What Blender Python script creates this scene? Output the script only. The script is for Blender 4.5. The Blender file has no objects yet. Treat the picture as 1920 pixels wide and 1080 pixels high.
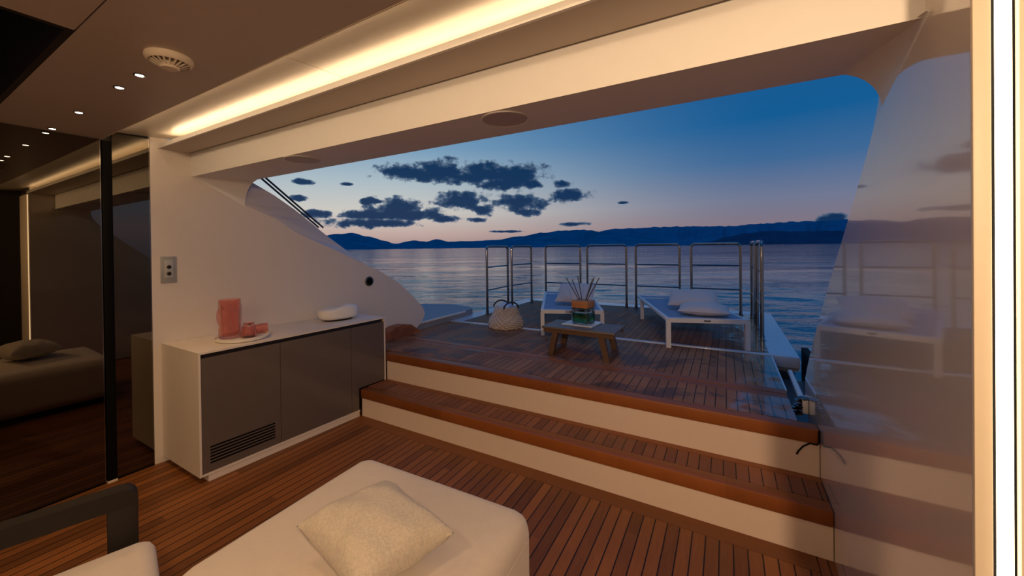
import bpy, bmesh, math, random
from mathutils import Vector, Matrix
from math import sin, cos, pi, radians as R

random.seed(7)
SC = bpy.context.scene
COL = SC.collection

# ------------------------------------------------------------------ camera
cam_data = bpy.data.cameras.new('camera')
cam = bpy.data.objects.new('camera', cam_data)
COL.objects.link(cam)
YAW, PITCH, ROLL = -0.5375, -0.0058, -0.0122
MA = Matrix(((cos(YAW), -sin(YAW), 0), (sin(YAW), cos(YAW), 0), (0, 0, 1)))
MB = Matrix(((1, 0, 0), (0, cos(PITCH), sin(PITCH)), (0, -sin(PITCH), cos(PITCH))))
MC = Matrix(((cos(ROLL), 0, sin(ROLL)), (0, 1, 0), (-sin(ROLL), 0, cos(ROLL))))
RM = MC @ MB @ MA
right, fwd, up = RM[0], RM[1], RM[2]
cam.matrix_world = Matrix(((right.x, up.x, -fwd.x, 0), (right.y, up.y, -fwd.y, 0),
                           (right.z, up.z, -fwd.z, 1.5), (0, 0, 0, 1)))
cam_data.sensor_width = 36
cam_data.lens = 725.72 / 1920 * 36
cam_data.shift_x = (960 - 927.335) / 1920
cam_data.shift_y = (468.303 - 540) / 1920
cam_data.clip_start = 0.05
cam_data.clip_end = 60000
SC.camera = cam

SC.view_settings.view_transform = 'Standard'
SC.view_settings.look = 'None'
SC.view_settings.gamma = 1.0
SC.view_settings.use_curve_mapping = False
SC.view_settings.exposure = 0.0

WARM = (1.0, 0.70, 0.42)
LED_COVE = 17.0       # radiance of the cove strip
STEP_FILL = 12.5
LED_JAMB = 7.0
SPOT_W = 10.0
ROOM_W = 15.0
BACK_W = 9.0


def srgb(r, g, b):
    def f(c):
        c /= 255.0
        return c / 12.92 if c <= 0.04045 else ((c + 0.055) / 1.055) ** 2.4
    return (f(r), f(g), f(b), 1.0)


# ------------------------------------------------------------------ node helper
class N:
    def __init__(self, tree):
        self.t = tree
        tree.nodes.clear()

    def node(self, typ, **kw):
        n = self.t.nodes.new(typ)
        for k, v in kw.items():
            setattr(n, k, v)
        return n

    def put(self, sock, v):
        if isinstance(v, bpy.types.NodeSocket):
            self.t.links.new(v, sock)
        elif v is not None:
            sock.default_value = v

    def math(self, op, a, b=None, c=None, clamp=False):
        n = self.node('ShaderNodeMath', operation=op, use_clamp=clamp)
        self.put(n.inputs[0], a)
        if b is not None:
            self.put(n.inputs[1], b)
        if c is not None:
            self.put(n.inputs[2], c)
        return n.outputs[0]

    def vmath(self, op, a, b=None):
        n = self.node('ShaderNodeVectorMath', operation=op)
        self.put(n.inputs[0], a)
        if b is not None:
            self.put(n.inputs[1], b)
        return n.outputs['Value'] if op in ('LENGTH', 'DOT_PRODUCT', 'DISTANCE') else n.outputs[0]

    def smooth(self, x, lo, hi, a=0.0, b=1.0):
        n = self.node('ShaderNodeMapRange', interpolation_type='SMOOTHSTEP')
        for i, v in enumerate((x, lo, hi, a, b)):
            self.put(n.inputs[i], v)
        return n.outputs[0]

    def noise(self, vec, scale, detail=3.0, rough=0.5, dist=0.0):
        n = self.node('ShaderNodeTexNoise')
        self.put(n.inputs['Vector'], vec)
        n.inputs['Scale'].default_value = scale
        n.inputs['Detail'].default_value = detail
        n.inputs['Roughness'].default_value = rough
        n.inputs['Distortion'].default_value = dist
        return n.outputs['Fac']

    def mix(self, f, a, b, mode='MIX'):
        n = self.node('ShaderNodeMix', data_type='RGBA', blend_type=mode)
        self.put(n.inputs[0], f)
        self.put(n.inputs[6], a)
        self.put(n.inputs[7], b)
        return n.outputs[2]

    def ramp(self, f, stops):
        n = self.node('ShaderNodeValToRGB')
        e = n.color_ramp.elements
        while len(e) < len(stops):
            e.new(0.5)
        for el, (p, c) in zip(e, stops):
            el.position = p
            el.color = c
        self.put(n.inputs[0], f)
        return n.outputs[0]

    def combine(self, x, y, z):
        n = self.node('ShaderNodeCombineXYZ')
        for i, v in enumerate((x, y, z)):
            self.put(n.inputs[i], v)
        return n.outputs[0]

    def sep(self, v):
        n = self.node('ShaderNodeSeparateXYZ')
        self.put(n.inputs[0], v)
        return n.outputs


# ------------------------------------------------------------------ world: dusk sky with clouds
world = bpy.data.worlds.new('dusk_sky')
SC.world = world
world.use_nodes = True
w = N(world.node_tree)
tc = w.node('ShaderNodeTexCoord')
sx, sy, sz = w.sep(tc.outputs['Generated'])
az = w.math('ARCTAN2', sx, sy)
hor = w.math('SQRT', w.math('ADD', w.math('MULTIPLY', sx, sx), w.math('MULTIPLY', sy, sy)))
el = w.math('DIVIDE', sz, w.math('MAXIMUM', hor, 0.02))


def dir_of(u, v):
    d = RM.transposed() @ Vector(((u - 927.335) / 725.72, 1, -(v - 468.303) / 725.72))
    return math.atan2(d.x, d.y), d.z / math.hypot(d.x, d.y)


elr = w.math('DIVIDE', el, 0.75, clamp=True)
glowside = w.ramp(elr, [(0.0, srgb(160, 134, 134)), (0.045, srgb(192, 166, 158)), (0.12, srgb(205, 200, 192)),
                        (0.22, srgb(172, 188, 196)), (0.34, srgb(120, 158, 188)), (0.55, srgb(48, 112, 165)),
                        (1.0, srgb(28, 78, 140))])
blueside = w.ramp(elr, [(0.0, srgb(104, 98, 118)), (0.06, srgb(128, 116, 130)), (0.13, srgb(112, 120, 146)),
                        (0.24, srgb(62, 104, 150)), (0.36, srgb(20, 92, 148)), (0.6, srgb(30, 86, 142)),
                        (1.0, srgb(32, 76, 132))])
azn = w.math('ABSOLUTE', w.math('ADD', az, R(52)))
fac = w.smooth(azn, R(4), R(58))
sky = w.mix(fac, glowside, blueside)
# zenith lifts so the open deck is lit softly from above
zen = w.smooth(el, 0.9, 3.0)
sky = w.mix(zen, sky, (0.17, 0.36, 0.78, 1))

# clouds: (u, v, half width, half height) read as directions
BLOBS = [(760, 322, 44, 15), (835, 322, 70, 19), (905, 322, 55, 21), (965, 330, 52, 20), (1000, 345, 20, 8), (930, 345, 40, 10), (868, 332, 60, 15), (800, 330, 60, 11),
         (870, 375, 40, 16), (905, 392, 22, 10), (972, 380, 42, 18), (985, 398, 22, 8), (1065, 366, 34, 12), (1055, 345, 18, 7),
         (750, 392, 48, 19), (770, 402, 60, 13), (690, 403, 60, 9), (660, 418, 62, 9), (600, 402, 24, 8), (720, 418, 60, 7),
         (835, 411, 26, 7), (690, 377, 12, 6), (708, 378, 14, 5), (568, 341, 18, 5), (562, 371, 14, 6), (650, 345, 12, 3),
         (893, 412, 14, 4), (1072, 420, 28, 4), (1168, 380, 9, 2), (955, 434, 30, 2), (1560, 410, 30, 9)]
pos = w.combine(az, el, 0.0)
nz = w.noise(w.combine(w.math('MULTIPLY', az, 1.0), w.math('MULTIPLY', el, 1.35), 0.0), 30.0, 7.0, 0.6)
nz2 = w.noise(w.combine(az, w.math('MULTIPLY', el, 1.3), 3.0), 9.0, 3.0, 0.5)
best = None
for (u, v, hw, hh) in BLOBS:
    a0, e0 = dir_of(u, v)
    a1, _ = dir_of(u + hw, v)
    _, e1 = dir_of(u, v - hh)
    q = w.vmath('LENGTH', w.vmath('MULTIPLY', w.vmath('SUBTRACT', pos, (a0, e0, 0)),
                                  (1 / abs(a1 - a0), 1 / abs(e1 - e0), 0)))
    best = q if best is None else w.math('MINIMUM', best, q)
dens = w.math('SUBTRACT', 1.2, best)
dens = w.math('ADD', dens, w.math('MULTIPLY', w.math('SUBTRACT', nz, 0.47), 2.7))
dens = w.math('ADD', dens, w.math('MULTIPLY', w.math('SUBTRACT', nz2, 0.5), 1.2))
cmask = w.smooth(dens, 0.0, 0.42)
ccol = w.mix(w.smooth(dens, 0.05, 0.75), srgb(84, 106, 132), srgb(0, 44, 84))
sky = w.mix(w.math('MULTIPLY', cmask, 0.97), sky, ccol)
# below the horizon: what the sea would show
sky = w.mix(w.smooth(el, -0.02, 0.0), srgb(104, 110, 124), sky)
bg = w.node('ShaderNodeBackground')
w.put(bg.inputs[0], sky)
bg.inputs[1].default_value = 1.0
wo = w.node('ShaderNodeOutputWorld')
w.t.links.new(bg.outputs[0], wo.inputs[0])


# ------------------------------------------------------------------ materials
def mat(name, col, rough=0.5, metal=0.0, coat=0.0, var=0.06, nscale=18.0, bump=0.0, bscale=200.0, spec=0.5,
        transmission=0.0, ior=1.5, sheen=0.0):
    m = bpy.data.materials.new(name)
    m.use_nodes = True
    n = N(m.node_tree)
    out = n.node('ShaderNodeOutputMaterial')
    p = n.node('ShaderNodeBsdfPrincipled')
    n.t.links.new(p.outputs[0], out.inputs[0])
    t = n.node('ShaderNodeTexCoord').outputs['Object']
    c = tuple(col[:3]) + (1.0,)
    if var > 0:
        nf = n.noise(t, nscale, 4.0)
        lo = tuple(max(0, x * (1 - var)) for x in c[:3]) + (1,)
        hi = tuple(min(1, x * (1 + var)) for x in c[:3]) + (1,)
        n.put(p.inputs['Base Color'], n.mix(nf, lo, hi))
    else:
        p.inputs['Base Color'].default_value = c
    p.inputs['Roughness'].default_value = rough
    p.inputs['Metallic'].default_value = metal
    p.inputs['Coat Weight'].default_value = coat
    p.inputs['Coat Roughness'].default_value = 0.03
    p.inputs['Specular IOR Level'].default_value = spec
    p.inputs['Transmission Weight'].default_value = transmission
    p.inputs['IOR'].default_value = ior
    p.inputs['Sheen Weight'].default_value = sheen
    if bump > 0:
        b = n.node('ShaderNodeBump')
        b.inputs['Strength'].default_value = bump
        b.inputs['Distance'].default_value = 0.004
        n.put(b.inputs['Height'], n.noise(t, bscale, 3.0, 0.6))
        n.t.links.new(b.outputs[0], p.inputs['Normal'])
    return m


def emit(name, col, strength):
    m = bpy.data.materials.new(name)
    m.use_nodes = True
    n = N(m.node_tree)
    out = n.node('ShaderNodeOutputMaterial')
    e = n.node('ShaderNodeEmission')
    e.inputs[0].default_value = tuple(col) + (1,)
    e.inputs[1].default_value = strength
    n.t.links.new(e.outputs[0], out.inputs[0])
    return m


def teak(name, dark, light, caulk, width=0.07, gap=0.006, axis='x', x0=0.0, length=1.9, wet=0.0, rough=0.45,
         grey=None, seams=True, coat=0.0, joints=0.004, film=None):
    """Planks running along Y (axis x = across), caulked seams, per-plank tone, grain; wet = damp blotches."""
    m = bpy.data.materials.new(name)
    m.use_nodes = True
    n = N(m.node_tree)
    out = n.node('ShaderNodeOutputMaterial')
    p = n.node('ShaderNodeBsdfPrincipled')
    n.t.links.new(p.outputs[0], out.inputs[0])
    t = n.node('ShaderNodeTexCoord').outputs['Object']
    x, y, z = n.sep(t)
    if axis == 'y':
        x, y = y, x
    q = n.math('DIVIDE', n.math('SUBTRACT', x, x0), width)
    idx = n.math('FLOOR', q)
    fr = n.math('FRACT', q)
    wn = n.node('ShaderNodeTexWhiteNoise', noise_dimensions='1D')
    n.put(wn.inputs['W'], idx)
    r1 = wn.outputs['Value']
    yy = n.math('DIVIDE', n.math('ADD', y, n.math('MULTIPLY', r1, length)), length)
    seg = n.math('FLOOR', yy)
    wn2 = n.node('ShaderNodeTexWhiteNoise', noise_dimensions='2D')
    n.put(wn2.inputs['Vector'], n.combine(idx, seg, 0))
    r2 = wn2.outputs['Value']
    grain = n.noise(n.combine(n.math('MULTIPLY', x, 26.0), n.math('MULTIPLY', y, 1.6),
                              n.math('MULTIPLY', r2, 40.0)), 4.0, 5.0, 0.65)
    fine = n.noise(n.combine(n.math('MULTIPLY', x, 120.0), n.math('MULTIPLY', y, 5.0), idx), 3.0, 3.0, 0.6)
    f = n.math('ADD', n.math('MULTIPLY', r2, 0.55), n.math('MULTIPLY', grain, 0.55))
    f = n.math('ADD', f, n.math('MULTIPLY', n.math('SUBTRACT', fine, 0.5), 0.35), clamp=True)
    col = n.mix(f, dark, light)
    if grey is not None:
        gm = n.smooth(n.noise(t, 1.7, 4.0, 0.6), 0.42, 0.66)
        col = n.mix(n.math('MULTIPLY', gm, 0.65), col, grey)
    rg = n.math('ADD', rough, n.math('MULTIPLY', grain, 0.15))
    if wet > 0:
        wm = n.smooth(n.noise(t, 2.3, 4.0, 0.6, 0.6), 0.50, 0.60)
        col = n.mix(n.math('MULTIPLY', wm, wet), col, (0.012, 0.006, 0.004, 1))
        rg = n.math('SUBTRACT', rg, n.math('MULTIPLY', wm, 0.16))
    if film is not None:
        # a film of water left standing towards the outer edge of the deck
        fx = n.math('ADD', x, n.math('MULTIPLY', n.math('SUBTRACT', n.noise(t, 4.5, 4.0, 0.6), 0.5), 0.9))
        fm = n.math('MULTIPLY', n.smooth(fx, film - 0.05, film + 0.10), n.smooth(n.noise(t, 7.0, 3.0), 0.30, 0.46))
        rg = n.math('SUBTRACT', rg, n.math('MULTIPLY', fm, 0.46))
        n.put(p.inputs['Coat Weight'], n.math('MULTIPLY', fm, 0.8))
        p.inputs['Coat Roughness'].default_value = 0.06
    if seams:
        a = n.math('LESS_THAN', fr, gap / width)
        b = n.math('LESS_THAN', n.math('FRACT', yy), joints / length)
        mk = n.math('MAXIMUM', a, b)
        col = n.mix(mk, col, caulk)
        bp = n.node('ShaderNodeBump')
        bp.inputs['Strength'].default_value = 0.5
        bp.inputs['Distance'].default_value = 0.003
        n.put(bp.inputs['Height'], n.math('SUBTRACT', n.math('MULTIPLY', grain, 0.3), mk))
        n.t.links.new(bp.outputs[0], p.inputs['Normal'])
    n.put(p.inputs['Base Color'], col)
    n.put(p.inputs['Roughness'], rg)
    if film is None:
        p.inputs['Coat Weight'].default_value = coat
    p.inputs['Specular IOR Level'].default_value = 0.3
    return m


M = {}
M['wall'] = mat('white_gelcoat', (0.70, 0.635, 0.585), 0.32, coat=0.35, var=0.02)
M['wallR'] = mat('glossy_white_gelcoat', (0.66, 0.58, 0.51), 0.12, coat=1.0, var=0.02)
M['beam'] = mat('cream_lacquer', (0.79, 0.77, 0.74), 0.45, var=0.02)
M['ceil'] = mat('beige_ceiling_lacquer', (0.50, 0.42, 0.35), 0.42, var=0.03)
M['panel'] = mat('satin_ceiling_panel', (0.62, 0.56, 0.47), 0.38, metal=0.15, var=0.02)
M['dark'] = mat('dark_brown_lacquer', (0.012, 0.007, 0.005), 0.45, var=0.2)
M['black'] = mat('black_rubber', (0.003, 0.003, 0.003), 0.55, var=0.2, spec=0.08)
M['white'] = mat('white_lacquer', (0.74, 0.66, 0.58), 0.38, var=0.02)
M['cream'] = mat('cream_trim', (0.72, 0.62, 0.48), 0.5, var=0.03)
M['door'] = mat('taupe_gloss_lacquer', (0.120, 0.095, 0.082), 0.28, coat=0.3, var=0.04)
M['riser'] = mat('cream_riser', (0.76, 0.62, 0.53), 0.5, var=0.03)
M['fabric'] = mat('oatmeal_upholstery', (0.64, 0.55, 0.47), 0.9, var=0.05, bump=0.35, bscale=420, sheen=0.25)
M['linen'] = mat('beige_linen', (0.62, 0.54, 0.445), 0.95, var=0.28, nscale=110, bump=1.0, bscale=260, sheen=0.3)
M['darkwood'] = mat('dark_stained_wood', (0.014, 0.009, 0.007), 0.55, var=0.35, nscale=30, spec=0.3)
M['steel'] = mat('polished_steel', (0.27, 0.26, 0.25), 0.10, metal=1.0, var=0.05)
M['alu'] = mat('white_powder_coat', (0.72, 0.68, 0.64), 0.45, var=0.03)
M['sling'] = mat('sky_tinted_mesh_fabric', (0.46, 0.60, 0.78), 0.7, var=0.05, bump=0.3, bscale=500)  # blue of the sky light is put into the sling colour
M['pillow'] = mat('grey_outdoor_fabric', (0.55, 0.50, 0.48), 0.95, var=0.06, bump=0.4, bscale=380, sheen=0.2)
M['rim'] = mat('wet_white_deck_rim', (0.56, 0.60, 0.64), 0.22, coat=0.3, var=0.06, nscale=5)
M['gunwale'] = mat('grey_nonslip', (0.30, 0.29, 0.29), 0.7, var=0.1, bump=0.4, bscale=160)
M['hull'] = mat('dark_hull_paint', (0.05, 0.055, 0.065), 0.35, var=0.1)
M['rope'] = mat('cream_rope_weave', (0.58, 0.47, 0.38), 0.9, var=0.12, nscale=60, bump=0.6, bscale=220)
M['leather'] = mat('dark_leather', (0.02, 0.013, 0.012), 0.5, var=0.2)
M['tablewood'] = mat('brown_table_teak', (0.115, 0.058, 0.032), 0.5, var=0.35, nscale=22)
M['tabletop'] = mat('weathered_table_slat', (0.150, 0.118, 0.105), 0.45, var=0.25, nscale=26)
M['capwood'] = mat('orange_wood_cap', (0.42, 0.17, 0.06), 0.55, var=0.15, nscale=40)
M['reed'] = mat('dark_reed', (0.06, 0.042, 0.032), 0.8, var=0.2)
M['glass'] = mat('clear_glass', (0.93, 0.98, 0.96), 0.02, var=0.0, transmission=1.0, ior=1.45)
M['liquid'] = mat('green_fragrance_oil', (0.02, 0.30, 0.13), 0.05, var=0.04, transmission=0.75, ior=1.36)
M['pinkglass'] = mat('pink_glass', (1.0, 0.58, 0.52), 0.03, var=0.0, transmission=0.95, ior=1.3)
M['tile'] = mat('pale_marble_tile', (0.68, 0.68, 0.66), 0.25, var=0.12, nscale=10)
M['ceramic'] = mat('matte_white_ceramic', (0.78, 0.74, 0.68), 0.55, var=0.03)
M['switch'] = mat('grey_plastic_plate', (0.30, 0.31, 0.32), 0.4, var=0.04)
M['inset'] = mat('pale_grey_plastic', (0.40, 0.41, 0.42), 0.4, var=0.03)
M['mount'] = mat('dusk_hillside', (0.004, 0.155, 0.27), 1.0, var=0.35, nscale=0.004, spec=0.0)  # blue air haze is put into the base colour of the hills
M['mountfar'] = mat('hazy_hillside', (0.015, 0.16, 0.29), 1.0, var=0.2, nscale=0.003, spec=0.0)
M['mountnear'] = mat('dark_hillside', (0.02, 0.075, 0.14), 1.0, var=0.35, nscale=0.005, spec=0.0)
M['led_cove'] = emit('warm_cove_led', WARM, LED_COVE)
M['step_fill'] = emit('warm_step_fill', WARM, STEP_FILL)
M['led_jamb'] = emit('warm_white_jamb_led', (1.0, 0.74, 0.48), LED_JAMB)
M['led_spot'] = emit('downlight_lens', (1.0, 0.86, 0.66), 30.0)

T_D, T_L, T_C = srgb(78, 44, 20), srgb(158, 98, 50), (0.012, 0.007, 0.005, 1)
M['floor'] = teak('teak_floor', T_D, T_L, T_C, 0.0603, 0.0062, x0=0.02, wet=0.0, rough=0.42, joints=0.0)
M['floorboard'] = teak('teak_margin_board', srgb(104, 62, 32), srgb(150, 92, 48), T_C, 0.30, seams=False, axis='y', rough=0.4)
M['tread'] = teak('teak_tread', srgb(96, 54, 34), srgb(158, 98, 64), T_C, 0.0603, 0.0052, x0=-0.021, wet=0.2, rough=0.45, joints=0.0)
M['nosing'] = teak('varnished_teak_nosing', srgb(104, 58, 28), srgb(150, 86, 42), T_C, 0.5, seams=False, axis='y', rough=0.36, coat=0.08)
M['deck'] = teak('weathered_teak_deck', srgb(108, 62, 36), srgb(172, 112, 72), T_C, 0.0607, 0.0052, x0=-0.004, wet=0.6, rough=0.55, joints=0.0, film=0.12,
                 grey=srgb(146, 108, 80))
M['deckboard'] = teak('weathered_teak_margin', srgb(122, 68, 42), srgb(164, 102, 70), T_C, 0.4, seams=False, axis='y', wet=0.35, rough=0.42)


def glass_mirror():
    m = bpy.data.materials.new('smoked_mirror_glass')
    m.use_nodes = True
    n = N(m.node_tree)
    out = n.node('ShaderNodeOutputMaterial')
    p = n.node('ShaderNodeBsdfPrincipled')
    n.t.links.new(p.outputs[0], out.inputs[0])
    t = n.node('ShaderNodeTexCoord').outputs['Object']
    n.put(p.inputs['Base Color'], n.mix(n.noise(t, 0.7, 2.0), (0.135, 0.118, 0.09, 1), (0.155, 0.135, 0.105, 1)))
    p.inputs['Metallic'].default_value = 1.0
    p.inputs['Roughness'].default_value = 0.015
    p.inputs['Specular Tint'].default_value = (0.35, 0.33, 0.3, 1)
    return m


M['mirror'] = glass_mirror()


def water():
    m = bpy.data.materials.new('evening_sea')
    m.use_nodes = True
    n = N(m.node_tree)
    out = n.node('ShaderNodeOutputMaterial')
    p = n.node('ShaderNodeBsdfPrincipled')
    n.t.links.new(p.outputs[0], out.inputs[0])
    t = n.node('ShaderNodeTexCoord').outputs['Object']
    # swell crests lie across the view, 20 degrees off the boat's axis
    mp = n.node('ShaderNodeMapping')
    mp.inputs['Rotation'].default_value = (0, 0, R(-30))
    n.put(mp.inputs['Vector'], t)
    a = n.noise(n.vmath('MULTIPLY', mp.outputs[0], (0.35, 1.0, 1.0)), 0.55, 3.0, 0.5, 0.4)
    b = n.noise(n.vmath('MULTIPLY', mp.outputs[0], (0.5, 1.0, 1.0)), 2.4, 4.0, 0.6, 0.3)
    c = n.noise(n.vmath('MULTIPLY', mp.outputs[0], (0.3, 1.0, 1.0)), 0.09, 2.0, 0.5)
    h = n.math('ADD', n.math('MULTIPLY', a, 1.0), n.math('MULTIPLY', b, 0.40))
    h = n.math('ADD', h, n.math('MULTIPLY', c, 1.2))
    wind = n.smooth(n.noise(n.vmath('MULTIPLY', mp.outputs[0], (0.16, 1.0, 1.0)), 0.16, 4.0, 0.6, 0.5), 0.36, 0.64, 0.12, 1.0)
    bp = n.node('ShaderNodeBump')
    n.put(bp.inputs['Strength'], wind)
    bp.inputs['Distance'].default_value = 0.12
    n.put(bp.inputs['Height'], h)
    n.t.links.new(bp.outputs[0], p.inputs['Normal'])
    p.inputs['Base Color'].default_value = (0.03, 0.055, 0.085, 1)
    p.inputs['Roughness'].default_value = 0.07
    p.inputs['IOR'].default_value = 2.1
    p.inputs['Specular IOR Level'].default_value = 0.6
    return m


M['water'] = water()


# ------------------------------------------------------------------ mesh helpers
def add_box(bm, x0, x1, y0, y1, z0, z1):
    v = [bm.verts.new(p) for p in ((x0, y0, z0), (x1, y0, z0), (x1, y1, z0), (x0, y1, z0),
                                   (x0, y0, z1), (x1, y0, z1), (x1, y1, z1), (x0, y1, z1))]
    for f in ((3, 2, 1, 0), (4, 5, 6, 7), (0, 1, 5, 4), (1, 2, 6, 5), (2, 3, 7, 6), (3, 0, 4, 7)):
        bm.faces.new([v[i] for i in f])
    return v


def add_bevel_box(bm, x0, x1, y0, y1, z0, z1, r, seg=2):
    v = add_box(bm, x0, x1, y0, y1, z0, z1)
    ed = set()
    for a in v:
        ed.update(a.link_edges)
    bmesh.ops.bevel(bm, geom=list(ed), offset=r, segments=seg, affect='EDGES', profile=0.5, clamp_overlap=True)


def add_prism(bm, pts, d):
    """closed polygon (3D points) extruded along the vector d"""
    a = [bm.verts.new(p) for p in pts]
    b = [bm.verts.new(Vector(p) + Vector(d)) for p in pts]
    bm.faces.new(a[::-1])
    bm.faces.new(b)
    k = len(a)
    for i in range(k):
        bm.faces.new((a[i], a[(i + 1) % k], b[(i + 1) % k], b[i]))


def add_tube(bm, pts, r, seg=10, cap=True):
    pts = [Vector(p) for p in pts]
    k = len(pts)
    rad = r if isinstance(r, (list, tuple)) else [r] * k
    tang = [(pts[min(i + 1, k - 1)] - pts[max(i - 1, 0)]).normalized() for i in range(k)]
    ref = Vector((0, 0, 1)) if abs(tang[0].z) < 0.9 else Vector((1, 0, 0))
    nrm = (ref - tang[0] * ref.dot(tang[0])).normalized()
    rings = []
    for i in range(k):
        nrm = (nrm - tang[i] * nrm.dot(tang[i])).normalized()
        bi = tang[i].cross(nrm)
        rings.append([bm.verts.new(pts[i] + (nrm * cos(2 * pi * j / seg) + bi * sin(2 * pi * j / seg)) * rad[i])
                      for j in range(seg)])
    for i in range(k - 1):
        for j in range(seg):
            bm.faces.new((rings[i][j], rings[i][(j + 1) % seg], rings[i + 1][(j + 1) % seg], rings[i + 1][j]))
    if cap:
        bm.faces.new(rings[0][::-1])
        bm.faces.new(rings[-1])


def add_lathe(bm, prof, seg=32, c=(0, 0, 0), sxy=(1, 1), close=True):
    rings = []
    for (r, z) in prof:
        rings.append([bm.verts.new((c[0] + r * cos(2 * pi * j / seg) * sxy[0], c[1] + r * sin(2 * pi * j / seg) * sxy[1], c[2] + z))
                      for j in range(seg)])
    for i in range(len(rings) - 1):
        for j in range(seg):
            bm.faces.new((rings[i][j], rings[i][(j + 1) % seg], rings[i + 1][(j + 1) % seg], rings[i + 1][j]))
    if close:
        bm.faces.new(rings[0][::-1])
        bm.faces.new(rings[-1])


def arc(c, r, a0, a1, n, plane='xz', y=0.0):
    out = []
    for i in range(n + 1):
        a = a0 + (a1 - a0) * i / n
        out.append((c[0] + r * cos(a), y, c[1] + r * sin(a)) if plane == 'xz' else (c[0] + r * cos(a), c[1] + r * sin(a), y))
    return out


def obj(name, bm, m, parent=None, smooth=False, loc=None, rotz=0.0):
    bmesh.ops.recalc_face_normals(bm, faces=bm.faces[:])
    me = bpy.data.meshes.new(name)
    bm.to_mesh(me)
    bm.free()
    me.materials.append(m)
    if smooth:
        for p in me.polygons:
            p.use_smooth = True
        try:
            me.set_sharp_from_angle(angle=R(40))
        except Exception:
            pass
    o = bpy.data.objects.new(name, me)
    COL.objects.link(o)
    if parent is not None:
        o.parent = parent
    if loc is not None:
        o.location = loc
        o.rotation_euler.z = rotz
    return o


def tag(o, label, cat, group=None, kind=None):
    o['label'] = label
    o['category'] = cat
    if group:
        o['group'] = group
    if kind:
        o['kind'] = kind
    return o


def thing(name, label, cat, loc=(0, 0, 0), rotz=0.0, group=None, kind=None):
    o = bpy.data.objects.new(name, None)
    o.empty_display_size = 0.05
    COL.objects.link(o)
    o.location = loc
    o.rotation_euler.z = rotz
    return tag(o, label, cat, group, kind)


def copy_tree(o, parent=None):
    c = o.copy()
    COL.objects.link(c)
    if parent is not None:
        c.parent = parent
    for ch in list(o.children):
        copy_tree(ch, c)
    return c


def box(name, m, x0, x1, y0, y1, z0, z1, parent=None, bev=0.0, seg=2):
    bm = bmesh.new()
    if bev > 0:
        add_bevel_box(bm, x0, x1, y0, y1, z0, z1, bev, seg)
    else:
        add_box(bm, x0, x1, y0, y1, z0, z1)
    return obj(name, bm, m, parent, smooth=bev > 0)


def S(o, label, cat):
    return tag(o, label, cat, kind='structure')


XR = 0.43          # right wall
XM = -3.46         # mirror wall
Z1, Z2 = 0.2405, 0.496
YR1, YR2 = 2.3685, 2.673


def xw(y):         # left white wall, slightly splayed
    return -3.46 + 0.10 * (y - 1.1)


# ------------------------------------------------------------------ sea and hills
def sea_mesh():
    from mathutils import noise
    ca, sa = cos(R(-28)), sin(R(-28))
    cx, cy, dr = -1.2, 1.0, 0.0125
    NA, rr, verts, faces = 230, [3.0], [], []
    while rr[-1] < 15000:
        rr.append(rr[-1] * (1 + dr))
    for r in rr:
        sp = r * dr
        k1 = max(0.0, 1 - sp / 0.9)
        k2 = max(0.0, 1 - sp / 0.35)
        for j in range(NA + 1):
            th = R(-118) + R(200) * j / NA
            x, y = cx + r * sin(th), cy + r * cos(th)
            z = -0.35
            if r < 70:
                u, v = ca * x - sa * y, sa * x + ca * y
                wind = 0.35 + 0.65 * max(0.0, min(1.0, 0.5 + 1.6 * noise.noise(Vector((u * 0.07, v * 0.22, 5)))))
                n1 = noise.noise(Vector((u * 0.42, v * 1.05, 0)))
                n2 = noise.noise(Vector((u * 1.3, v * 2.9, 9)))
                n0 = noise.noise(Vector((u * 0.10, v * 0.30, 2)))
                z += 0.05 * n0 + wind * (0.090 * k1 * (0.45 - abs(n1)) + 0.030 * k2 * n2)
            verts.append((x, y, z))
    W_ = NA + 1
    for i in range(len(rr) - 1):
        for j in range(NA):
            faces.append((i * W_ + j, i * W_ + j + 1, (i + 1) * W_ + j + 1, (i + 1) * W_ + j))
    me = bpy.data.meshes.new('sea')
    me.from_pydata(verts, [], [f[::-1] for f in faces])
    me.materials.append(M['water'])
    for p in me.polygons:
        p.use_smooth = True
    o = bpy.data.objects.new('sea', me)
    COL.objects.link(o)
    return o


S(sea_mesh(), 'calm dark blue evening sea with pale reflections', 'sea')


def hills(name, m, prof, dist, label, seed):
    rnd = random.Random(seed)
    bm = bmesh.new()
    pts = []
    for i in range(len(prof) - 1):
        (u0, v0), (u1, v1) = prof[i], prof[i + 1]
        k = max(2, int(abs(u1 - u0) / 6))
        for j in range(k):
            t = j / k
            s = t * t * (3 - 2 * t)
            pts.append((u0 + (u1 - u0) * t, v0 + (v1 - v0) * s))
    pts.append(prof[-1])
    rows = []
    for (u, v) in pts:
        a, e = dir_of(u, v)
        h = max(2.0, e * dist + 1.5) * (1 + rnd.uniform(-0.025, 0.025)) + 0
        row = []
        for (fd, fh) in ((0.80, -0.12), (0.86, 0.22), (0.93, 0.58), (1.0, 1.0), (1.08, 0.6), (1.2, -0.12)):
            jit = 1 + (rnd.uniform(-0.12, 0.12) if 0 < fh < 1 else 0)
            row.append(bm.verts.new((sin(a) * dist * fd, cos(a) * dist * fd, h * fh * jit)))
        rows.append(row)
    for i in range(len(rows) - 1):
        for j in range(5):
            bm.faces.new((rows[i][j], rows[i + 1][j], rows[i + 1][j + 1], rows[i][j + 1]))
    for row in (rows[0], rows[-1]):
        bm.faces.new(row)
    for i in range(len(rows) - 1):
        bm.faces.new((rows[i][0], rows[i][5], rows[i + 1][5], rows[i + 1][0]))
    S(obj(name, bm, m, smooth=False), label, 'hills')


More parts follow.
